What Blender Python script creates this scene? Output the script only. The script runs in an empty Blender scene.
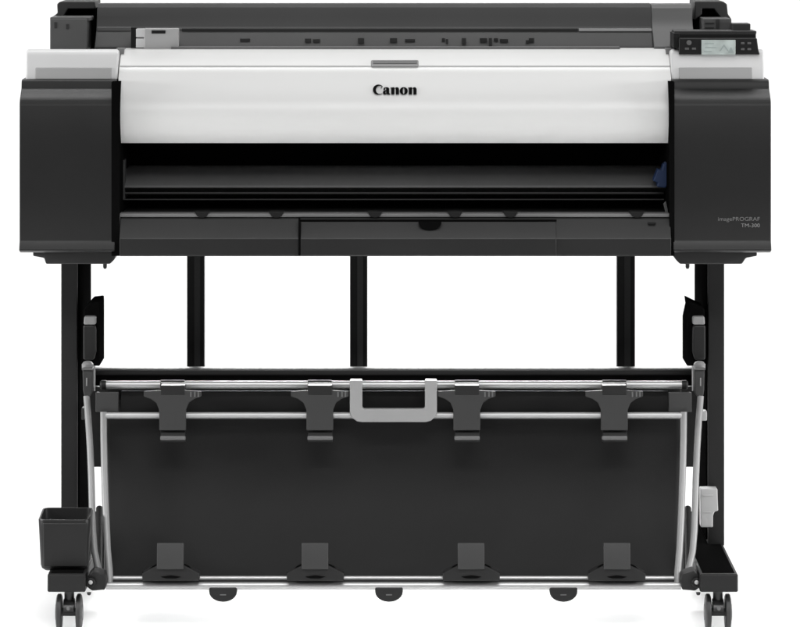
import bpy, bmesh, math, random
from mathutils import Vector
random.seed(4)
scene = bpy.context.scene
C = scene.collection
PI = math.pi

# ------------------------------------------------------------------ scale of the place
D = 7.6          # metres from the lens to the front of the stand's feet
S = 579.0        # picture units per metre at that distance
CX, HZ, EYE = 395.0, -119.0, 1.30
def fx(x, Y): return (x - CX) / S * (D + Y) / D
def fz(y, Y): return EYE - (y - HZ) / S * (D + Y) / D
def P(x, y, Y): return Vector((fx(x, Y), Y, fz(y, Y)))

# ------------------------------------------------------------------ materials
def mat(name, col, rough=0.5, metal=0.0, bump=0.0, bscale=900, var=0.08, vscale=6, coat=0.0, spec=0.5, sheen=0.0):
    m = bpy.data.materials.new(name); m.use_nodes = True
    nt = m.node_tree; b = nt.nodes['Principled BSDF']
    if isinstance(col, (int, float)): col = (col, col, col)
    tc = nt.nodes.new('ShaderNodeTexCoord')
    n = nt.nodes.new('ShaderNodeTexNoise'); n.inputs['Scale'].default_value = vscale; n.inputs['Detail'].default_value = 5
    nt.links.new(tc.outputs['Object'], n.inputs['Vector'])
    r = nt.nodes.new('ShaderNodeValToRGB')
    r.color_ramp.elements[0].position = .3; r.color_ramp.elements[1].position = .7
    r.color_ramp.elements[0].color = (*[c * (1 - var) for c in col], 1)
    r.color_ramp.elements[1].color = (*[min(1, c * (1 + var)) for c in col], 1)
    nt.links.new(n.outputs['Fac'], r.inputs['Fac']); nt.links.new(r.outputs['Color'], b.inputs['Base Color'])
    mr = nt.nodes.new('ShaderNodeMapRange'); mr.inputs['To Min'].default_value = max(0.02, rough - .05); mr.inputs['To Max'].default_value = min(1, rough + .05)
    n3 = nt.nodes.new('ShaderNodeTexNoise'); n3.inputs['Scale'].default_value = 9
    nt.links.new(tc.outputs['Object'], n3.inputs['Vector'])
    nt.links.new(n3.outputs['Fac'], mr.inputs['Value']); nt.links.new(mr.outputs['Result'], b.inputs['Roughness'])
    b.inputs['Metallic'].default_value = metal
    b.inputs['Specular IOR Level'].default_value = spec
    b.inputs['Coat Weight'].default_value = coat
    if sheen: b.inputs['Sheen Weight'].default_value = sheen
    if bump:
        n2 = nt.nodes.new('ShaderNodeTexNoise'); n2.inputs['Scale'].default_value = bscale; n2.inputs['Detail'].default_value = 2
        bp = nt.nodes.new('ShaderNodeBump'); bp.inputs['Strength'].default_value = bump; bp.inputs['Distance'].default_value = .0004
        nt.links.new(tc.outputs['Object'], n2.inputs['Vector'])
        nt.links.new(n2.outputs['Fac'], bp.inputs['Height']); nt.links.new(bp.outputs['Normal'], b.inputs['Normal'])
    return m
M = {}
M['housing'] = mat('housing_plastic', .012, .40, bump=.25, spec=.3)
M['white'] = mat('white_plastic', (.765, .765, .757), .30, bump=.04, var=.012, vscale=3)
M['cap'] = mat('cap_plastic', (.72, .72, .72), .4, bump=.06, var=.015)
M['inset'] = mat('inset_plastic', .40, .45, bump=.1, var=.03)
M['cover'] = mat('rear_cover_plastic', .044, .55, spec=.2, bump=.15, var=.05)
M['coverlight'] = mat('rear_cover_light', .10, .5, spec=.25, bump=.15, var=.05)
M['markgrey'] = mat('size_mark_print', .034, .6, spec=.2)
M['ledge'] = mat('ledge_plastic', .13, .4, var=.05)
M['darkgrey'] = mat('dark_grey_plastic', .034, .5, bump=.2, spec=.3)
M['midgrey'] = mat('mid_grey_plastic', .105, .5, bump=.2, var=.05)
M['lightgrey'] = mat('light_grey_plastic', .40, .45, bump=.1, var=.03)
M['palegrey'] = mat('pale_grey_plastic', .62, .45, var=.03)
M['black'] = mat('black_plastic', .006, .55, spec=.25)
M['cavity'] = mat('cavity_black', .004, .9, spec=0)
M['platen'] = mat('platen_plastic', .14, .5)
M['guide'] = mat('guide_plastic', .015, .42, bump=.2, spec=.3)
M['guidelight'] = mat('guide_edge', .16, .4)
M['blue'] = mat('blue_part', (.010, .030, .095), .5)
M['powder'] = mat('powder_coated_steel', .008, .5, bump=.35, bscale=500, spec=.25)
M['powder2'] = mat('powder_coated_post', .013, .5, bump=.35, bscale=500, spec=.25)
M['bar'] = mat('cross_bar_paint', .030, .5, spec=.3, bump=.15)
M['steel'] = mat('brushed_aluminium', .42, .42, metal=.7, var=.0, vscale=1)
M['rod'] = mat('satin_rod', .24, .5, metal=.3, var=.02, vscale=2)
M['dullrod'] = mat('dull_rod', .42, .45, metal=.5, var=.02, vscale=2)
M['fabric'] = mat('basket_cloth', .0105, .7, bump=.5, bscale=1400, var=.12, vscale=4, spec=.2, sheen=.01)
M['clip'] = mat('clip_plastic', .035, .5, spec=.3, bump=.2, var=.06)
M['clipdark'] = mat('clip_dark', .014, .5, spec=.25)
M['clipedge'] = mat('clip_lip', .11, .4)
M['grip'] = mat('grip_plastic', .27, .5, bump=.15, var=.04)
M['rubber'] = mat('caster_rubber', .025, .55, bump=.2)
M['caster'] = mat('caster_body', .022, .4)
M['ink'] = mat('logo_ink', .004, .8, var=0, spec=.05)
M['gripgrey'] = mat('grip_recess_grey', .20, .5, var=.03)
M['print'] = mat('silver_print', .15, .4, var=0)
M['screen'] = mat('screen_glass', (.50, .56, .54), .12, var=.18, vscale=45)
M['screenmark'] = mat('screen_glyph', (.38, .44, .43), .2, var=0)
M['back'] = mat('backdrop_paper', .93, .9, var=.004, vscale=2, spec=.1)

# ------------------------------------------------------------------ mesh helpers
def link(name, bm, m, parent=None, bevel=0, seg=3, smooth=True, angle=35):
    me = bpy.data.meshes.new(name)
    bmesh.ops.recalc_face_normals(bm, faces=bm.faces)
    bm.to_mesh(me); bm.free()
    me.materials.append(M[m])
    o = bpy.data.objects.new(name, me); C.objects.link(o)
    if parent is not None: o.parent = parent
    if parent is not None and parent.type == 'EMPTY' and parent.location.length > 0:
        me.transform(__import__('mathutils').Matrix.Translation(-parent.location))
    elif parent is not None and parent.parent is not None:
        me.transform(__import__('mathutils').Matrix.Translation(-parent.parent.location))
    if bevel:
        b = o.modifiers.new('bevel', 'BEVEL'); b.width = bevel; b.segments = seg; b.limit_method = 'ANGLE'; b.angle_limit = math.radians(28)
        b.harden_normals = True
    if smooth:
        for p in me.polygons: p.use_smooth = True
        me.set_sharp_from_angle(angle=math.radians(angle))
    return o
def empty(name, loc, label, cat, group=None):
    o = bpy.data.objects.new(name, None); C.objects.link(o); o.location = loc
    o.empty_display_size = .1
    o['label'] = label; o['category'] = cat
    if group: o['group'] = group
    return o
def prism_x(bm, pts, X0, X1, X0b=None):
    """closed (Y,Z) outline pushed along X"""
    a = [bm.verts.new((X0, y, z)) for y, z in pts]
    b = [bm.verts.new((X1, y, z)) for y, z in pts]
    n = len(pts)
    bm.faces.new(a); bm.faces.new(list(reversed(b)))
    for i in range(n): bm.faces.new((a[i], b[i], b[(i+1) % n], a[(i+1) % n]))
def prism_y(bm, pts, Y0, Y1):
    """closed (X,Z) outline pushed along Y"""
    a = [bm.verts.new((x, Y0, z)) for x, z in pts]
    b = [bm.verts.new((x, Y1, z)) for x, z in pts]
    n = len(pts)
    bm.faces.new(a); bm.faces.new(list(reversed(b)))
    for i in range(n): bm.faces.new((a[i], b[i], b[(i+1) % n], a[(i+1) % n]))
def box(bm, x0, x1, y0, y1, Y0, Y1, Yr=None):
    """front face x0..x1, y0..y1 (picture units measured at depth Yr), from Y0 to Y1"""
    r = Y0 if Yr is None else Yr
    X0, X1, Z0, Z1 = fx(x0, r), fx(x1, r), fz(y1, r), fz(y0, r)
    prism_y(bm, [(X0, Z0), (X1, Z0), (X1, Z1), (X0, Z1)], Y0, Y1)
def poly(bm, pts, Y0, Y1):
    prism_y(bm, [(fx(x, Y0), fz(y, Y0)) for x, y in pts], Y0, Y1)
def side(bm, x0, x1, pts, extra=(), ref=None):
    """profile given as (picture y, depth) front points plus raw (Y,Z) points behind"""
    r = pts[0][1] if ref is None else ref
    prism_x(bm, [(Y, fz(y, Y)) for y, Y in pts] + list(extra), fx(x0, r), fx(x1, r))
def tube(bm, pts, r, n=14, cap=True):
    pts = [Vector(p) for p in pts]
    rings = []
    N = len(pts)
    for i, p in enumerate(pts):
        t = (pts[min(i+1, N-1)] - pts[max(i-1, 0)]).normalized()
        up = Vector((0, 1, 0)) if abs(t.y) < .9 else Vector((0, 0, 1))
        u = t.cross(up).normalized(); v = t.cross(u)
        rings.append([bm.verts.new(p + (u*math.cos(2*PI*k/n) + v*math.sin(2*PI*k/n))*r) for k in range(n)])
    for a, b in zip(rings, rings[1:]):
        for k in range(n): bm.faces.new((a[k], a[(k+1) % n], b[(k+1) % n], b[k]))
    if cap: bm.faces.new(rings[0]); bm.faces.new(list(reversed(rings[-1])))
def lathe(bm, c, axis, prof, n=32):
    """prof: (distance along axis, radius)"""
    c = Vector(c); axis = Vector(axis).normalized()
    u = axis.orthogonal().normalized(); v = axis.cross(u)
    rings = [[bm.verts.new(c + axis*d + (u*math.cos(2*PI*k/n)+v*math.sin(2*PI*k/n))*r) for k in range(n)] for d, r in prof]
    for a, b in zip(rings, rings[1:]):
        for k in range(n): bm.faces.new((a[k], a[(k+1) % n], b[(k+1) % n], b[k]))
    bm.faces.new(rings[0]); bm.faces.new(list(reversed(rings[-1])))
def NB(): return bmesh.new()
ONE_EACH = ('holder_latch', 'panel_button', 'lever_rib', 'screen_glyph', 'block_tab', 'panel_hood', 'handle_collar')
def B(name, m, parent, *boxes, bevel=.0015, **k):
    if name in ONE_EACH and len(boxes) > 1:
        return [B(name, m, parent, b, bevel=bevel, **k) for b in boxes][0]
    bm = NB()
    for b in boxes: box(bm, *b)
    return link(name, bm, m, parent, bevel=bevel, **k)
def mirror(x): return 2*CX - x

# ================================================================== backdrop sweep
bm = NB()
prof = [(-9.0, 0.0), (2.2, 0.0)]
for k in range(1, 13):
    a = k/12*PI/2
    prof.append((2.2 + 1.2*math.sin(a), 1.2 - 1.2*math.cos(a)))
prof.append((3.4, 4.2))
a = [bm.verts.new((-4.5, y, z)) for y, z in prof]; b = [bm.verts.new((4.5, y, z)) for y, z in prof]
for i in range(len(prof)-1): bm.faces.new((a[i], b[i], b[i+1], a[i+1]))
o = link('backdrop', bm, 'back'); o['kind'] = 'structure'; o['label'] = 'seamless white studio backdrop under and behind the printer'

# ================================================================== PRINTER
PR = empty('large_format_printer', (0, .4, .83), 'wide black and white large format printer body on top of the stand', 'printer')
YB = .62   # back of the body
# side housings
for (x0, x1, outer) in ((22, 117, -1), (671, 768.5, 1)):
    bm = NB()
    prof = [(79, .203), (80, .196), (82, .1925), (86.5, .190), (88, .1885), (89.5, .185), (92, .177), (96, .165), (99.5, .1565), (102, .1525), (106, .150), (170, .150), (240, .150), (242, .149), (249.5, .1415), (251, .143), (252.5, .160)]
    zt = fz(79, .205)
    side(bm, x0, x1, [(y, Y) for y, Y in prof], [(YB-.05, fz(252.5, .16)), (YB, fz(252.5, .16)+.02), (YB, zt-.03), (YB-.03, zt)])
    # taper: round the outer top and bottom corner when seen from the front
    xo = fx(x0 if outer < 0 else x1, .205)
    for v in bm.verts:
        if abs(v.co.x - xo) < 1e-4:
            v.co.x -= outer*.0075*max(0, 1 - (zt - v.co.z)/.016)**1.6
    h = link('side_housing', bm, 'housing', PR, bevel=.005, seg=4)
    if outer > 0: HR = h
    # lower skirt below the housing
    bm = NB()
    if outer < 0: pts = [(33, 252), (117, 252), (114, 260), (110, 264), (46, 264), (44, 258), (33, 256)]
    else: pts = [(757, 252), (671, 252), (676, 260), (680, 264), (742, 264), (746, 258), (757, 256)]
    poly(bm, pts, .19, .58)
    sk = link('lower_skirt', bm, 'midgrey' if 0 else 'darkgrey', PR, bevel=.002)
    px = 105 if outer < 0 else 687.5
    bm = NB(); lathe(bm, P(px, 258, .24), (0, 0, -1), [(0, .0035), (.016, .0035), (.019, .0022)], 14)
    link('locating_pin', bm, 'darkgrey', sk)
# seam line on the housings' inner cheek (dark reveal)
B('inner_cheek', 'cavity', PR, (111.5, 119.5, 82, 256, .149, .50), bevel=0)
B('inner_cheek', 'cavity', PR, (669.5, 674.5, 82, 256, .149, .50), bevel=0)

# white end caps
for (x0, x1, s) in ((25.5, 117.6, -1), (671.3, 764.5, 1)):
    bm = NB()
    side(bm, x0, x1, [(80, .207), (64, .213), (53, .222), (50.2, .229), (49.0, .236)], [(.262, fz(49.4, .25)-.001), (.27, fz(52, .27)), (.27, fz(80, .207))])
    cp = link('end_cap', bm, 'cap', PR, bevel=.004, seg=4)
    # recessed grey strip: frame lip + strip
    xa, xb = (35, 111.5) if s < 0 else (679, 752.5)
    bm = NB()
    side(bm, xa, xb, [(79, .2045), (67.5, .2090)], [(.214, fz(67.5, .209)), (.214, fz(79, .2045))])
    link('inset_panel', bm, 'inset', cp, bevel=.0015)

def lid_depth(y):     # depth of the lid's surface at picture height y
    t = max(0, (y-67.5)/(143-67.5)); return .222 - .063*math.sin(t*PI*.58)**.9 + .034*t**3.2
# front cover (big white curved lid)
bm = NB()
pts = [(47.6, .330), (50, .290), (58, .255), (64.8, .232), (66.3, .227), (67.5, .222)]
for k in range(1, 15):
    t = k/14
    pts.append((67.5 + (143-67.5)*t, lid_depth(67.5 + (143-67.5)*t)))
side(bm, 119, 670.6, pts, [(.217, fz(143, .199)), (.24, fz(110, .2)), (.33, fz(64, .33))], ref=.22)
# widen: keep the panel's edges parallel
FC = link('front_cover', bm, 'white', PR, bevel=.0012, seg=2, angle=25)
B('lid_seam_filler', 'gripgrey', PR, (116, 124, 48.5, 84, .272, .34), bevel=0)  # grey filler added so the white backdrop doesn't show between cap and lid
B('lid_seam_filler', 'gripgrey', PR, (666, 674, 48.5, 84, .272, .34), bevel=0)
# crease shadow laid on as a grey strip, then the grip
bm = NB(); side(bm, 120, 670, [(65.4, .2285), (66.8, .2235)], [(.2310, fz(66.6, .2275)), (.2340, fz(65.2, .2335))])
link('cover_crease_shade', bm, 'inset', FC)
bm = NB()
side(bm, 371, 418.5, [(60, .2405), (66.8, .2205)], [(.235, fz(67.6, .2220)), (.255, fz(60, .255))])
link('cover_grip', bm, 'gripgrey', FC, bevel=.002)
bm = NB()
side(bm, 373, 417, [(60.6, .2368), (63.2, .2290)], [(.245, fz(64.6, .232)), (.250, fz(60, .245))])
link('grip_recess', bm, 'midgrey', FC, bevel=.0008)

# ---- word on the lid
def letters():
    out = []
    def ell(cx, cy, rx, ry, a0, a1, n):
        return [(cx + rx*math.cos(math.radians(a0+(a1-a0)*k/n)), cy + ry*math.sin(math.radians(a0+(a1-a0)*k/n))) for k in range(n+1)]
    c = ell(.80, .66, .82, .70, 38, 318, 30) + list(reversed(ell(1.02, .64, .58, .56, 62, 312, 24)))
    c += [(1.16, .88), (1.20, .78), (1.30, .98)]
    out.append(([c], 0.0))
    a = [(.06, .72), (.14, .90), (.34, .99), (.60, 1.0), (.82, .95), (.93, .80), (.94, .22), (1.0, .12), (1.10, .12), (1.10, .03), (.86, -.02), (.62, .04), (.52, .10), (.36, -.01), (.14, .02), (.0, .16), (.0, .36), (.12, .50), (.34, .58), (.48, .62), (.48, .82), (.40, .90), (.30, .86), (.36, .74), (.28, .62), (.14, .62)]
    ah = [(.48, .50), (.40, .44), (.38, .24), (.44, .15), (.48, .18)]
    n = [(.02, 0), (.50, 0), (.50, .76), (.60, .84), (.68, .78), (.70, .70), (.70, 0), (1.18, 0), (1.18, .74), (1.10, .92), (.94, 1.0), (.76, .98), (.58, .90), (.50, .84), (.50, .98), (.36, 1.0), (-.08, .93), (-.08, .86), (.02, .82)]
    oo = ell(.57, .49, .60, .52, 0, 350, 26); oh = ell(.57, .49, .13, .40, 0, 350, 18)
    out += [([a, ah], 1.47), ([n], 2.68), ([oo, oh], 3.98), ([n], 5.28)]
    return out
def curve_mesh(name, loops, m, parent, place, depth=.0006):
    cu = bpy.data.curves.new(name, 'CURVE'); cu.dimensions = '2D'; cu.fill_mode = 'BOTH'; cu.extrude = .1
    for lp in loops:
        s = cu.splines.new('POLY'); s.points.add(len(lp)-1); s.use_cyclic_u = True
        for i, (x, y) in enumerate(lp): s.points[i].co = (x, y, 0, 1)
    return bake(name, cu, m, parent, place)
def bake(name, cu, m, parent, place):
    o = bpy.data.objects.new('tmp', cu); C.objects.link(o)
    me = bpy.data.meshes.new_from_object(o, depsgraph=bpy.context.evaluated_depsgraph_get())
    bpy.data.objects.remove(o); bpy.data.curves.remove(cu)
    for v in me.vertices: v.co = place(v.co)
    bm = NB(); bm.from_mesh(me); bpy.data.meshes.remove(me)
    return link(name, bm, m, parent, smooth=False)
sc = 43.6/6.46
loops = []
for lps, ox in letters():
    for lp in lps: loops.append([(x+ox, y) for x, y in lp])
def place_logo(co):
    x = 373.0 + co.x*sc; y = 94.4 - co.y*7.4
    Y = lid_depth(y) - .0020 - (co.z*.008)
    return P(x, y, Y)
curve_mesh('logo_lettering', loops, 'ink', FC, place_logo)

def text(name, body, m, parent, x1, yb, h, Y, align='RIGHT', wscale=1.0):
    cu = bpy.data.curves.new(name, 'FONT'); cu.body = body; cu.size = 1; cu.align_x = align; cu.extrude = .1; cu.resolution_u = 3
    def place(co): return P(x1 + co.x*h*wscale, yb - co.y*h, Y - co.z*.004)
    return bake(name, cu, m, parent, place)
text('model_lettering', 'imagePROGRAF', 'print', HR, 760, 220.8, 5.6, .1495, wscale=1.12)
text('model_lettering', 'TM-300', 'gripgrey', HR, 760, 227.2, 5.4, .1495, wscale=1.1)

# ---- rear top cover
zb = fz(2.6, .48)
bm = NB()
side(bm, 94.5, 653.5, [(56, .330), (47, .330), (44, .336), (31, .372), (29, .374), (28, .378), (26, .382), (16, .392), (7, .404), (3.8, .416), (2.8, .436)], [(.60, zb-.03), (.60, fz(56, .345))])
RC = link('rear_cover', bm, 'cover', PR, bevel=.0015, seg=2, angle=20)
B('cover_step', 'darkgrey', RC, (182, 578, 28.2, 30.6, .371, .40), bevel=.0006)
B('cover_step', 'lightgrey', RC, (579, 652, 28.6, 31.2, .370, .40), bevel=.0006)
B('cover_step', 'ledge', RC, (97, 131, 27, 31, .3725, .40), bevel=.001)
# ledge lines above the lid
B('rear_ledge', 'ledge', PR, (171, 620, 46.6, 51.4, .306, .345), bevel=.001)
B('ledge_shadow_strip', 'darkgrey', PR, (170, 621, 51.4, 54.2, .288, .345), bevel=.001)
# size marks along the rear cover
for xa, xb, ya, yb in ((240, 250, 38.5, 41), (305, 311, 38.5, 42), (313, 320, 39, 42), (358, 364, 38, 43), (390, 397, 38, 42), (405, 415, 39, 41.5), (442, 445, 38, 41), (446, 448, 39, 43), (462, 466, 38, 44), (480, 487, 38, 42), (489, 492, 38, 45), (494, 498, 38, 41), (500, 508, 39, 42), (526, 529, 40, 43), (529, 534, 38, 42)):
    B('size_mark', 'markgrey', RC, (xa, xb, ya, yb, .3345 + (44-yb)*.0027, .366), bevel=0)
# right section of the rear cover
bm = NB()
side(bm, 654.2, 695.5, [(50, .310), (46.5, .312), (38, .338), (30, .366), (24, .382), (16, .394), (8, .402), (4.2, .412), (3, .44)], [(.60, zb-.03), (.60, fz(50, .335))])
link('rear_end_cover', bm, 'coverlight', PR, bevel=.0015, seg=2, angle=20)

# ---- pale sensor block on the left
SB = B('media_block', 'lightgrey', PR, (144, 178.5, 28.4, 48.6, .315, .345), bevel=.002)
B('block_tab', 'palegrey', SB, (136, 144.5, 28.8, 37, .318, .345), (136, 144.5, 38.4, 47.5, .318, .345), bevel=.0008)
B('block_slot', 'black', SB, (151.5, 165.5, 30.2, 33.4, .3135, .33), bevel=.0008)
B('block_slot', 'black', SB, (131, 136, 27.5, 48, .322, .345), bevel=0)

# ---- roll holder ends, left and right
bm = NB(); poly(bm, [(57, 4), (60, 1.4), (95, 1.4), (95, 8.5), (68, 8.5), (63, 17), (63, 20), (51, 20), (52, 17), (57.5, 13)], .43, .58)
LH = link('roll_holder', bm, 'cover', PR, bevel=.002)
B('holder_hollow', 'cavity', LH, (60, 95.5, 5, 50, .47, .57), bevel=0)
B('holder_block', 'coverlight', PR, (50, 87, 18.5, 50, .33, .44), (50, 90, 17, 21, .335, .44), bevel=.002)
B('holder_latch', 'darkgrey', LH, (66, 69, 24, 29, .3285, .335), (54, 57, 22, 28, .3285, .335), (60, 62.5, 15.5, 21, .40, .43), bevel=.0008)
bm = NB(); poly(bm, [(695, 1.2), (723, 1.2), (727, 4), (728, 14), (731.5, 19), (731.5, 27), (722, 27), (722, 19), (714, 8.5), (702, 8.5), (702, 14), (695, 20)], .43, .58)
RH = link('roll_holder', bm, 'cover', PR, bevel=.002)
B('holder_hollow', 'cavity', RH, (695.8, 723, 5, 44, .47, .57), bevel=0)
B('holder_block', 'coverlight', PR, (703.5, 731, 18.5, 32, .33, .44), bevel=.0015)
B('holder_latch', 'darkgrey', RH, (716, 719.5, 19, 28, .3285, .335), (705, 714, 22.5, 23.6, .3285, .335), (705, 714, 27, 28, .3285, .335), bevel=0)

# ---- operation panel
bm = NB(); poly(bm, [(679, 38), (757, 38), (758.5, 50), (760, 54.4), (679, 54.4)], .213, .30)
OP = link('control_panel', bm, 'housing', PR, bevel=.002)
B('panel_hood', 'darkgrey', OP, (674.5, 756.5, 30.8, 34, .235, .32), bevel=.0015)
B('panel_hood', 'black', OP, (674.5, 756, 33.6, 38.6, .228, .32), (673.5, 679.4, 33, 48, .222, .32), bevel=.001)
B('panel_bracket', 'darkgrey', OP, (733, 750.5, 23.5, 32, .27, .33), bevel=.0015)
SCN = B('touch_screen', 'screen', OP, (701.5, 735.5, 39.8, 54.6, .2105, .22), bevel=.0006)
B('screen_glyph', 'screenmark', OP, (705, 714, 43, 43.9, .2101, .213), (705, 716, 47, 47.8, .2101, .213), (704, 712, 51, 51.8, .2101, .213), bevel=0)
bm = NB(); poly(bm, [(719, 51), (724, 44), (729, 51), (727.5, 51), (724, 46.4), (720.6, 51)], .2101, .213); poly(bm, [(728, 52.6), (731, 47), (734, 52.6)], .2101, .213)
link('screen_glyph', bm, 'screenmark', OP)
bm = NB(); lathe(bm, P(689, 42.5, .2125), (0, -1, 0), [(0, .0045), (.0015, .0045), (.002, .0036)], 20)
link('panel_button', bm, 'midgrey', OP)
B('panel_button', 'midgrey', OP, (685, 689, 47.5, 49.6, .2115, .22), (692, 696, 47.5, 49.6, .2115, .22), (741, 744.5, 42, 44, .2115, .22), (747.5, 751, 42, 44, .2115, .22), (741, 744.5, 48, 50, .2115, .22), (747.5, 751, 48, 50, .2115, .22), bevel=.0004)

# ---- paper mouth: dark cavity with platen
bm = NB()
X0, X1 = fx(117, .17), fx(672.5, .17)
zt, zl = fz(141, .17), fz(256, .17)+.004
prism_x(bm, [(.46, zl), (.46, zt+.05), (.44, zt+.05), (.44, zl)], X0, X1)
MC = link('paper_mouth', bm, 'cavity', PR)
bm = NB(); side(bm, 118, 671.5, [(169, .34), (186, .262), (188, .262)], [(.44, fz(200, .44)), (.44, fz(169, .34))])
PL = link('platen', bm, 'platen', PR, bevel=.001)
B('platen_edge', 'ledge', PL, (119, 660, 185.4, 187.6, .258, .262), bevel=.0005)
B('feed_roller', 'clip', PL, (120, 664, 192.2, 194, .262, .27), bevel=.0005)
B('feed_roller', 'darkgrey', PL, (120, 664, 199, 200, .262, .27), bevel=.0003)
B('mouth_bracket', 'darkgrey', PL, (119.5, 124.5, 160, 200, .25, .30), bevel=.001)
bm = NB()
poly(bm, [(656, 174), (658, 169), (662, 170), (663, 165), (667, 162), (670, 165), (670, 184), (667, 185), (666, 188), (657, 187), (658, 183), (653, 181)], .235, .275)
BL = link('ink_tube_joint', bm, 'blue', PL, bevel=.002)
B('ink_tube_clamp', 'ink', BL, (650, 657, 178, 185, .24, .26), bevel=.001)
bm = NB(); poly(bm, [(663.5, 204), (666, 201.5), (668.5, 213), (666, 214)], .20, .21); link('paper_lever', bm, 'midgrey', PL, bevel=.0006)

# ---- output guide below the mouth
bm = NB()
side(bm, 120.5, 670, [(216.5, .164), (219, .158), (237.5, .136), (239, .135), (254.6, .135), (256.2, .139)], [(.44, fz(256.2, .162)), (.44, fz(216.5, .162)), (.25, fz(213, .20))])
OG = link('output_guide', bm, 'guide', PR, bevel=.001, angle=15)
B('guide_edge', 'guidelight', OG, (119, 671, 213.6, 217, .160, .20), bevel=.001)
B('guide_edge', 'midgrey', OG, (118.6, 120, 216, 254, .156, .20), bevel=.0004)
bm = NB(); side(bm, 300.6, 556, [(221.6, .1510), (237.5, .1325), (239, .1315), (255, .1315), (256.0, .1350)], [(.17, fz(256, .17)), (.17, fz(221.6, .17))])
link('centre_flap', bm, 'guide', OG, bevel=.0012, angle=15)
B('guide_seam', 'cavity', OG, (298.4, 300.2, 218.5, 255.8, .1312, .15), bevel=0)
B('guide_seam', 'cavity', OG, (298.4, 556.6, 219.6, 221.0, .1525, .165), bevel=0)
bm = NB(); pts = [(418.5 + 11.5 - 11.5*math.cos(PI*k/14), 221.5 + 8.6*math.sin(PI*k/14)) for k in range(15)]
poly(bm, pts, .1385, .158); link('flap_notch', bm, 'cavity', OG)
for x in (202, 276.5, 375, 455, 510.5, 637):
    bm = NB(); poly(bm, [(x-7.5, 211.5), (x+7.5, 211.5), (x+5, 216.2), (x+2, 217.6), (x-2, 217.6), (x-5, 216.2)], .157, .19)
    link('paper_tab', bm, 'black', OG, bevel=.0008)
bm = NB(); poly(bm, [(648, 222.5), (656, 222.5), (655, 224.4), (649, 224.4)], .1475, .165); link('latch_hole', bm, 'black', OG)

# ================================================================== STAND
ST = empty('printer_stand', (0, .4, 0), 'black steel stand on small twin wheel casters carrying the printer', 'stand')
for s in (-1, 1):
    m_ = (lambda x: x) if s > 0 else (lambda x: 2*392.7 - x)
    # post, front face narrow, deep
    bm = NB()
    xs = sorted((m_(708), m_(724.3)))
    X0, X1 = fx(xs[0], .34), fx(xs[1], .34)
    zt, z0 = fz(262, .34), .10
    prism_y(bm, [(X0, z0), (X1, z0), (X1, zt), (X0, zt)], .34, .655)
    PO = link('post', bm, 'powder2', ST, bevel=.002)
    xr = X0 if s > 0 else X1
    bm = NB(); prism_y(bm, [(xr - s*.003, z0+.01), (xr - s*.0002, z0+.01), (xr - s*.0002, zt), (xr - s*.003, zt)], .352, .653)
    link('post_inner_shade', bm, 'cavity', PO)  # black sheet: shading of the post's inner side put in as colour
    # foot: long flat beam with slight upstanding rim
    xs = sorted((m_(700), m_(738)))
    X0, X1 = fx(xs[0], 0), fx(xs[1], 0)
    za, zb_ = fz(592.3, 0), fz(574.3, 0)
    bm = NB(); prism_y(bm, [(X0, za), (X1, za), (X1, zb_), (X0, zb_)], 0, .76)
    FO = link('foot', bm, 'powder', ST, bevel=.0025)
    bm = NB(); prism_y(bm, [(X0+.005, zb_-.004), (X1-.005, zb_-.004), (X1-.005, zb_+.0006), (X0+.005, zb_+.0006)], .012, .75)
    link('foot_pad', bm, 'cavity', FO)
    # front end plate slightly lighter
    bm = NB(); prism_y(bm, [(X0+.002, za+.002), (X1-.002, za+.002), (X1-.002, zb_-.002), (X0+.002, zb_-.002)], -.003, 0)
    link('foot_end_plate', bm, 'powder2', FO, bevel=.001)
    # casters
    for Yc in (.035, .70):
        cx = fx(719.3 if s > 0 else 67.8, .0)
        r = .0315
        bm = NB(); lathe(bm, (cx, Yc, za-.022), (0, 0, 1), [(0, .0085), (.022, .0085)], 18)
        hood = []
        for k in range(13):
            a = PI*k/12
            hood.append((Yc + (r*.72)*math.cos(a), r + .004 + (r*.62)*math.sin(a)))
        prism_x(bm, hood, cx-.0095, cx+.0095)
        CA = link('caster', bm, 'caster', ST, bevel=.001)
        for w in (-1, 1):
            bm = NB()
            lathe(bm, (cx + w*.0125, Yc, r), (w, 0, 0), [(0, r*.88), (.0012, r*.97), (.0025, r), (.0070, r), (.0088, r*.93), (.0096, r*.8)], 40)
            W = link('wheel', bm, 'rubber', CA)
            bm = NB(); lathe(bm, (cx + w*.0216, Yc, r), (w, 0, 0), [(0, r*.5), (.002, r*.46), (.0024, r*.2)], 28)
            link('wheel_hub', bm, 'midgrey', CA)
        bm = NB(); lathe(bm, (cx-.0125, Yc, r), (1, 0, 0), [(0, .007), (.025, .007)], 18)
        link('axle', bm, 'darkgrey', CA)
        bm = NB(); lathe(bm, (cx, Yc-.0235, r+.010), (0, -1, 0), [(0, .0035), (.002, .0035), (.0028, .002)], 14)
        link('brake_tab', bm, 'midgrey', CA)
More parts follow.
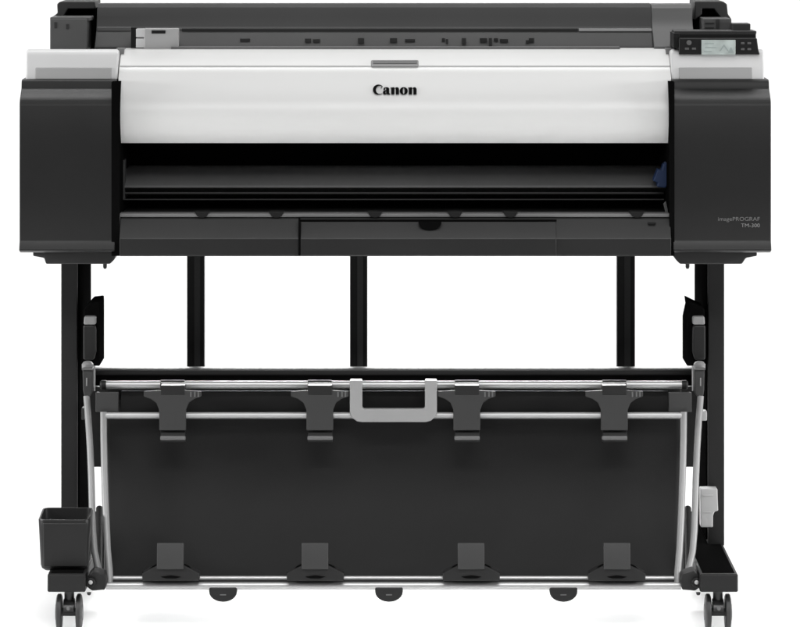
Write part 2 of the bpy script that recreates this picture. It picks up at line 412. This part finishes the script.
# cross bar
bm = NB()
Yc, zc_ = .50, 0
pf = [(366.6, .506), (367, .500), (368.4, .492), (371, .486), (374.5, .484), (379.5, .487), (381.5, .492)]
side(bm, 91, 698, pf, [(.525, fz(381.5, .492)), (.525, fz(368.5, .52))])
link('cross_bar', bm, 'bar', ST, bevel=.002)
B('cross_bar_shade', 'cavity', ST, (92, 697, 375.5, 392, .478, .484), bevel=0)  # black strip standing in for shade under the bar and in the gap
for (xa, xb) in ((187, 204.3), (350, 367.3), (617, 635)):
    bm = NB()
    X0, X1 = fx(xa, .545), fx(xb, .545)
    w = X1-X0; dz = .012
    prism_y(bm, [(X0, fz(392, .56)), (X1, fz(392, .56)), (X1, fz(250, .56)), (X0, fz(250, .56))], .545, .575)
    up = link('upright', bm, 'powder', ST, bevel=.0015)
    bm = NB(); prism_y(bm, [(X0+w*.42, fz(380, .56)), (X0+w*.75, fz(380, .56)), (X0+w*.75, fz(256, .56)), (X0+w*.42, fz(256, .56))], .5435, .545)
    link('upright_groove', bm, 'darkgrey', up)
# mounting brackets on the inner face of the posts
for s in (-1, 1):
    m_ = (lambda x: x) if s < 0 else (lambda x: 2*394.3 - x)
    def q(*pts): return [(m_(x), y) for x, y in pts]
    bm = NB()
    poly(bm, q((84, 309), (90, 302.5), (99.5, 301.5), (99.8, 306), (99.8, 366), (84, 366)) if s < 0 else q((84, 309), (93, 305), (100, 301.5), (99, 309), (101.8, 322), (101.8, 366), (84, 366)), .30, .42)
    BR = link('mounting_bracket', bm, 'cavity', ST, bevel=.002)
    bm = NB(); poly(bm, q((83, 325), (95, 325), (96, 330), (96, 352), (94, 360), (83, 360)), .283, .30)
    link('bracket_cover', bm, 'housing', BR, bevel=.004)
    bm = NB(); poly(bm, q((84, 316.5), (95.8, 316.5), (95.8, 324.8), (83.5, 324.8)), .280, .30)
    link('bracket_cap', bm, 'gripgrey', BR, bevel=.003)
# grey release lever on the right post
bm = NB(); poly(bm, [(700.5, 489), (717.5, 489), (717.8, 500), (718.2, 511), (714.5, 512), (713, 516), (713, 527.5), (700.8, 527.5)], .30, .335)
LV = link('release_lever', bm, 'lightgrey', ST, bevel=.002)
B('lever_rib', 'inset', LV, (703, 713, 495, 496.2, .2988, .302), (703, 711, 512, 513, .2988, .302), bevel=.0004)
B('side_knob', 'inset', ST, (701.5, 707, 411, 421, .32, .345), bevel=.002)
B('side_knob', 'darkgrey', ST, (81.5, 84.5, 408, 420, .32, .345), bevel=.001)

# ================================================================== STORAGE BOX
BX = empty('storage_box', (fx(64, .1), .12, fz(574, 0)), 'open black plastic storage box on the left foot of the stand', 'box')
def rrect(x0, x1, y0, y1, rt, rb, Y, shr=0):
    pts = []
    for cx, cy, r, a0 in ((x0+rb, y1-rb, rb, 90), (x0+rt, y0+rt, rt, 180), (x1-rt, y0+rt, rt, 270), (x1-rb, y1-rb, rb, 0)):
        for k in range(6):
            a = math.radians(a0 + 90*k/5)
            pts.append((cx + r*math.cos(a), cy + r*math.sin(a)))
    return pts
# tray: bottom + four walls with rounded footprint, slightly tapered
def tray(bm, X0, X1, Y0, Y1, Z0, Z1, r, t, tap, rise=0):
    def ring(z, inset, tp, flip=False):
        out = []
        x0, x1, y0, y1 = X0+inset+tp, X1-inset-tp, Y0+inset+tp*.5, Y1-inset-tp*.5
        rr = max(r-inset, .002)
        for cx, cy, a0 in ((x1-rr, y1-rr, 0), (x0+rr, y1-rr, 90), (x0+rr, y0+rr, 180), (x1-rr, y0+rr, 270)):
            for k in range(6):
                a = math.radians(a0+90*k/5)
                yy = cy+rr*math.sin(a)
                out.append(bm.verts.new((cx+rr*math.cos(a), yy, z + (rise*(yy-Y0)/(Y1-Y0) if z > Z0+.02 else 0))))
        return out
    seq = [ring(Z0, .008, tap), ring(Z0+.004, .002, tap), ring(Z0+.010, 0, tap), ring(Z1-.002, 0, 0), ring(Z1, .001, 0), ring(Z1, t, 0), ring(Z1-.003, t+.0005, 0), ring(Z0+.008, t, tap)]
    for a, b in zip(seq, seq[1:]):
        for k in range(len(a)): bm.faces.new((a[k], a[(k+1) % len(a)], b[(k+1) % len(a)], b[k]))
    bm.faces.new(list(reversed(seq[0]))); bm.faces.new(seq[-1])
bm = NB()
tray(bm, fx(38.6, .06), fx(90, .06), .045, .15, fz(571, .05), fz(520, .045), .014, .0035, .0035, fz(507.5, .15)-fz(520, .045))
link('box_shell', bm, 'housing', BX)
bm = NB()
X0, X1 = fx(43, .045), fx(87.5, .045)
prism_y(bm, [(X0+.001, fz(567, .045)), (X1-.001, fz(567, .045)), (X1, fz(523, .045)), (X0, fz(523, .045))], .0425, .047)
link('box_front', bm, 'housing', BX, bevel=.003)

# ================================================================== CATCH BASKET
BK = empty('catch_basket', (0, .15, .1), 'black cloth catch basket on silver rails hanging between the stand posts', 'paper basket')
YT, Y2, YBt = .22, .19, .06
# rails
bm = NB(); tube(bm, [P(105.5, 385, YT), P(400, 385, YT), P(684, 385, YT)], .0073, 20)
RT = link('top_rail', bm, 'steel', BK)
for x in (104, 684):
    bm = NB(); lathe(bm, P(x, 385, YT), (-1 if x < 300 else 1, 0, 0), [(-.004, .0085), (.004, .0085), (.007, .006)], 18); link('rail_end_cap', bm, 'black', RT)
bm = NB(); tube(bm, [P(104, 415.6, Y2), P(400, 415.6, Y2), P(683, 415.6, Y2)], .0058, 18)
link('second_rail', bm, 'dullrod', BK)
bm = NB(); tube(bm, [P(106, 586, YBt), P(400, 586, YBt), P(681, 586, YBt)], .0068, 20)
link('bottom_rail', bm, 'steel', BK)
bm = NB(); tube(bm, [P(112, 578.4, YBt+.01), P(400, 578.4, YBt+.01), P(676, 578.4, YBt+.01)], .0042, 16)
link('bottom_rail', bm, 'steel', BK)
B('rail_channel', 'clipdark', BK, (107, 680, 580.5, 582.3, YBt+.002, YBt+.02), bevel=.0004)
# cloth
bm = NB()
NX, NYc = 120, 60
def cloth(u, v):
    # v 0 at the top behind the top rail, 1 at the bottom rail
    if v < .12:
        t = v/.12; y = 389 + 26*t; Y = YT + .03 - .04*t + .045*math.sin(PI*t)
    else:
        t = (v-.12)/.88; y = 415 + 166*t; Y = (Y2+.012)*(1-t) + (YBt+.016)*t + .075*math.sin(PI*t)**.8
    xl, xr = 105 + 3*v, 681 - 3*v
    wob = .0022*math.sin(u*31+v*5+2*math.sin(u*7))*math.sin(PI*v) + .0016*math.sin(u*23+v*3)*math.sin(PI*min(1, v*1.1)) + .0020*math.sin(u*9+1.3)*math.sin(PI*v)
    # pull at the clips
    for cx in (.115, .373, .629, .888):
        wob -= .004*math.exp(-((u-cx)/.03)**2)*(max(0, v-.75)/.25)**2
    return P(xl + (xr-xl)*u, y, Y + wob)
grid = [[bm.verts.new(cloth(i/NX, j/NYc)) for i in range(NX+1)] for j in range(NYc+1)]
for j in range(NYc):
    for i in range(NX): bm.faces.new((grid[j][i], grid[j][i+1], grid[j+1][i+1], grid[j+1][i]))
cl = link('basket_cloth', bm, 'fabric', BK, angle=60)
sm = cl.modifiers.new('thick', 'SOLIDIFY'); sm.thickness = .0012; sm.offset = 1
# hem tunnel (dark band below the top rail)
B('cloth_hem', 'black', cl, (121, 668, 391, 411.5, YT+.012, YT+.014), bevel=0)
# side rods
for s in (-1, 1):
    m_ = (lambda x: x) if s < 0 else (lambda x: 2*393.6 - x)
    bm = NB()
    base = [(86.6, 396, .23), (88.4, 420, .222), (90.2, 450, .205), (91.4, 480, .185), (92.0, 505, .165), (92.8, 530, .14), (94.6, 552, .115), (97.6, 566, .10), (100.5, 577, .085)]
    tube(bm, [P(m_(x), y, Y) for x, y, Y in base], .0058, 16)
    link('swing_arm', bm, 'rod', BK)
    bm = NB()
    base = [(103.6, 412, .19), (103.8, 440, .183), (104.4, 470, .165), (105.4, 500, .145), (106.4, 525, .12), (107.6, 550, .095), (109.6, 572, .07), (109.8, 584, .062)]
    tube(bm, [P(m_(x), y, Y) for x, y, Y in base], .0060, 16)
    link('side_rod', bm, 'rod', BK)
    # dark inner strut
    bm = NB()
    tube(bm, [P(m_(99.5), 508, .25), P(m_(99.2), 545, .17), P(m_(98.5), 586, .08)], .0058, 12)
    poly(bm, [(m_(96), 508), (m_(102), 508), (m_(104), 540), (m_(104), 590), (m_(96), 590)], .26, .27)
    link('hinge_strut', bm, 'powder', BK)
    # corner joint at the top
    bm = NB(); poly(bm, [(m_(x), y) for x, y in ((82.5, 368), (93, 368), (92.6, 392), (90.5, 396.5), (84, 396.5), (83, 390))], .225, .262)
    J = link('corner_joint', bm, 'darkgrey', BK, bevel=.002)
    bm = NB(); lathe(bm, P(m_(87.7), 366.4, .243), (0, 0, 1), [(-.006, .0105), (.004, .0105), (.008, .0075), (.0095, .004)], 24); link('joint_cap', bm, 'gripgrey', J)
    bm = NB(); tube(bm, [P(m_(81.8), 369, .222), P(m_(93.5), 369, .222)], .002, 10); link('joint_collar', bm, 'midgrey', J)
    bm = NB(); tube(bm, [P(m_(94.8), 366, .225), P(m_(94.8), 391, .225)], .0012, 8); link('joint_pin', bm, 'rod', J)
    B('joint_mark', 'rod', J, (m_(86.6)-.6, m_(86.6)+.6, 378, 386, .2235, .226), bevel=0)
    # grey corner plate
    xs = sorted((m_(95.5), m_(118.5)))
    B('corner_plate', 'clip', BK, (xs[0], xs[1], 392.5, 412.4, .195, .205), bevel=.0015)
    bm = NB(); poly(bm, [(m_(86), 386), (m_(106), 387), (m_(106), 420), (m_(105), 462), (m_(103), 467), (m_(92), 467), (m_(86.5), 430)], .275, .287)
    link('arm_plate', bm, 'powder', BK, bevel=.001)
    # lower pivot
    bm = NB(); poly(bm, [(m_(x), y) for x, y in ((88, 576), (93, 571), (105, 575), (106.5, 582), (105, 590), (92, 591), (88, 588))], .025, .08)
    PV = link('pivot_block', bm, 'clipdark', BK, bevel=.002)
    bm = NB(); lathe(bm, P(m_(90.6), 582.5, .024), (0, -1, 0), [(0, .0095), (.006, .009), (.008, .007)], 24); K = link('pivot_knob', bm, 'black', PV)
    bm = NB(); lathe(bm, P(m_(90.6), 582.5, .0155), (0, -1, 0), [(0, .0038), (.002, .0034), (.003, .0018)], 14); link('knob_screw', bm, 'lightgrey', PV)
    bm = NB(); lathe(bm, P(m_(89), 592.5, .03), (0, 0, -1), [(0, .004), (.004, .003), (.005, .0015)], 12); link('pivot_foot', bm, 'darkgrey', PV)
# carrying handle
bm = NB()
def ring_pts(o_):
    pass
outer = [(349.8, 380.6), (349.8, 413), (352, 418), (357, 421.6), (362, 422.4), (426, 422.4), (431, 421), (435.5, 417), (437, 413), (437, 380.6)]
inner = [(425.0, 380.6), (425.0, 408.0), (423.5, 409.3), (363.8, 409.3), (362.3, 408.0), (362.3, 380.6)]
def side_ring(Y): return [bm.verts.new(P(x, y, .176).xz.to_3d() if 0 else Vector((fx(x, .176), Y, fz(y, .176)))) for x, y in outer], [bm.verts.new(Vector((fx(x, .176), Y, fz(y, .176)))) for x, y in inner]
fo, fi = side_ring(.176); bo, bi = side_ring(.196)
def quads(o1, i1):
    # outer has 10, inner has 6 (reverse order)
    i_ = list(reversed(i1))
    bm.faces.new((o1[0], o1[1], i_[1], i_[0])); bm.faces.new((o1[1], o1[2], o1[3], o1[4], i_[2], i_[1]))
    bm.faces.new((o1[4], o1[5], i_[3], i_[2])); bm.faces.new((o1[5], o1[6], o1[7], o1[8], i_[4], i_[3]))
    bm.faces.new((o1[8], o1[9], i_[5], i_[4]))
quads(fo, fi); quads(bo, bi)
lo, lb = fo + fi, bo + bi
n = len(lo)
for i in range(n): bm.faces.new((lo[i], lo[(i+1) % n], lb[(i+1) % n], lb[i]))
HD = link('carry_handle', bm, 'grip', BK, bevel=.003)
for x in (356, 431):
    bm = NB(); lathe(bm, P(x, 385, YT), (1, 0, 0), [(-.0108, .0092), (.0108, .0092)], 24); link('handle_collar', bm, 'grip', HD)
B('handle_collar', 'grip', HD, (350.2, 361.8, 381, 392, .185, .222), (425.4, 436.6, 381, 392, .185, .222), bevel=.001)
# clips: upper row and lower row
def upper_clip(x):
    bm = NB()
    d = lambda a: x + a
    poly(bm, [(d(-13.5), 390.5), (d(-29), 391.5), (d(-29), 396.5), (d(-22), 399), (d(-16.5), 403), (d(-13.6), 410), (d(-13.6), 430.5), (d(13.2), 430.5), (d(13.2), 410), (d(16), 403), (d(21.5), 399), (d(28.5), 396.5), (d(28.5), 391.5), (d(13.5), 390.5)], .1755, .182)
    c = link('upper_clip', bm, 'clip', BK, bevel=.0012)
    bm = NB(); lathe(bm, P(x-12.2, 385.5, YT), (1, 0, 0), [(0, .0098), (.0425, .0098)], 24)
    link('clip_hook', bm, 'clipdark', c)
    B('clip_neck', 'clipdark', c, (d(-12.2), d(12.2), 385.5, 395, .1745, .215), bevel=.0015)
    B('clip_rib', 'midgrey', c, (d(-12), d(12), 382.6, 383.8, .2058, .212), bevel=.0005)
    for r_ in (d(18), d(22), d(25.5)):
        B('clip_rib', 'midgrey', c, (r_-.7, r_+.7, 391.8, 397, .1745, .178), bevel=0)
    bm = NB(); side(bm, d(-12), d(12.5), [(430.4, .184), (436.5, .177), (440, .172), (442, .173)], [(.19, fz(442, .19)), (.192, fz(431, .192))])
    L = link('clip_gap', bm, 'clipdark', c, bevel=.0006)
    B('clip_lip', 'clipedge', c, (d(-12.6), d(12.8), 436.4, 440.4, .1695, .178), bevel=.0018)
def lower_clip(x):
    d = lambda a: x + a
    bm = NB()
    prism_x(bm, [(Y, fz(y, Y)) for y, Y in ((543, .046), (568, .034), (569.5, .034), (569.5, .045), (543, .056))], fx(d(-13.6), .05), fx(d(13), .05))
    c = link('lower_clip', bm, 'clip', BK, bevel=.0015)
    bm = NB(); poly(bm, [(d(-13), 566), (d(13), 566), (d(20), 569), (d(28.5), 573.5), (d(28.5), 581), (d(-28.5), 581), (d(-28.5), 573.5), (d(-20), 569)], .038, .070)
    link('clip_base', bm, 'clipdark', c, bevel=.0015)
    bm = NB()
    for s in (-1, 1):
        tube(bm, [P(d(s*13), 566.5, .05), P(d(s*17), 568.5, .047), P(d(s*21), 572.5, .045), P(d(s*27.5), 575, .045)], .0048, 10)
    link('clip_spring', bm, 'cavity', c)
    bm = NB(); poly(bm, [(d(-10), 577), (d(0), 575.6), (d(10), 577), (d(5), 578.6), (d(-5), 578.6)], .0368, .040); link('clip_slot', bm, 'cavity', c)
for x in (172.8, 320, 467, 614.5): upper_clip(x)
for x in (170.8, 315.3, 471.3, 617): lower_clip(x)
# round bumpers under the bottom rail
for x in (223, 389, 563.5):
    bm = NB()
    pts = [(x-14, 587.5), (x-14, 592)] + [(x + 14*math.cos(PI - PI*k/12), 592 + 10.4*math.sin(PI*k/12)) for k in range(1, 12)] + [(x+14, 592), (x+14, 587.5)]
    poly(bm, pts, .052, .082)
    bp = link('bumper_foot', bm, 'clipdark', BK, bevel=.003)
    B('bumper_mark', 'midgrey', bp, (x-3, x+3, 594.5, 595.6, .0512, .053), bevel=0)

# ================================================================== LIGHTS
w = bpy.data.worlds.new('World'); scene.world = w; w.use_nodes = True
bg = w.node_tree.nodes['Background']; bg.inputs['Color'].default_value = (1, 1, 1, 1); bg.inputs['Strength'].default_value = .16
def area(name, loc, target, sx, sy, power, spread=180):
    l = bpy.data.lights.new(name, 'AREA'); l.shape = 'RECTANGLE'; l.size = sx; l.size_y = sy; l.energy = power
    l.spread = math.radians(spread)
    o = bpy.data.objects.new(name, l); C.objects.link(o); o.location = loc
    o.rotation_euler = (Vector(target) - Vector(loc)).to_track_quat('-Z', 'Y').to_euler()
    return o
area('top_softbox', (.2, -.7, 3.0), (0, 0, .8), 2.6, 1.2, 15)
area('front_softbox', (.8, -4.6, 4.1), (0, .1, .7), 3.0, 2.0, 66)
area('backdrop_lamp', (0, 1.3, 3.4), (0, 2.6, .3), 4.0, .8, 80, 150)
area('floor_fill', (0, .92, .66), (0, .0, 0), 1.1, .12, 5.5, 80)  # unseen fill added behind the body to whiten the floor
area('front_floor_fill', (0, -.95, 1.45), (0, -.05, 0), 3.0, .15, 6.0, 75)  # unseen fill added above the frame, lifts the basket's shadow off the floor
for s_ in (-1, 1): area('side_floor_fill', (s_*2.4, -.2, 1.0), (s_*.2, .15, 0), 1.4, .3, 14, 100)  # unseen fills added at both sides to brighten the floor under the printer

# ================================================================== CAMERA
cam = bpy.data.cameras.new('camera'); co = bpy.data.objects.new('camera', cam); C.objects.link(co)
co.location = (0, -D, EYE); co.rotation_euler = (PI/2, 0, 0)
cam.sensor_width = 36; cam.sensor_fit = 'HORIZONTAL'; cam.lens = 36*D/(800/S)
cam.shift_x = (400-CX)/800; cam.shift_y = -(313.5-HZ)/800
cam.clip_start = .1; cam.clip_end = 100
scene.camera = co
scene.view_settings.view_transform = 'Standard'; scene.view_settings.look = 'None'
scene.view_settings.exposure = 0; scene.view_settings.gamma = 1
scene.cycles.max_bounces = 8
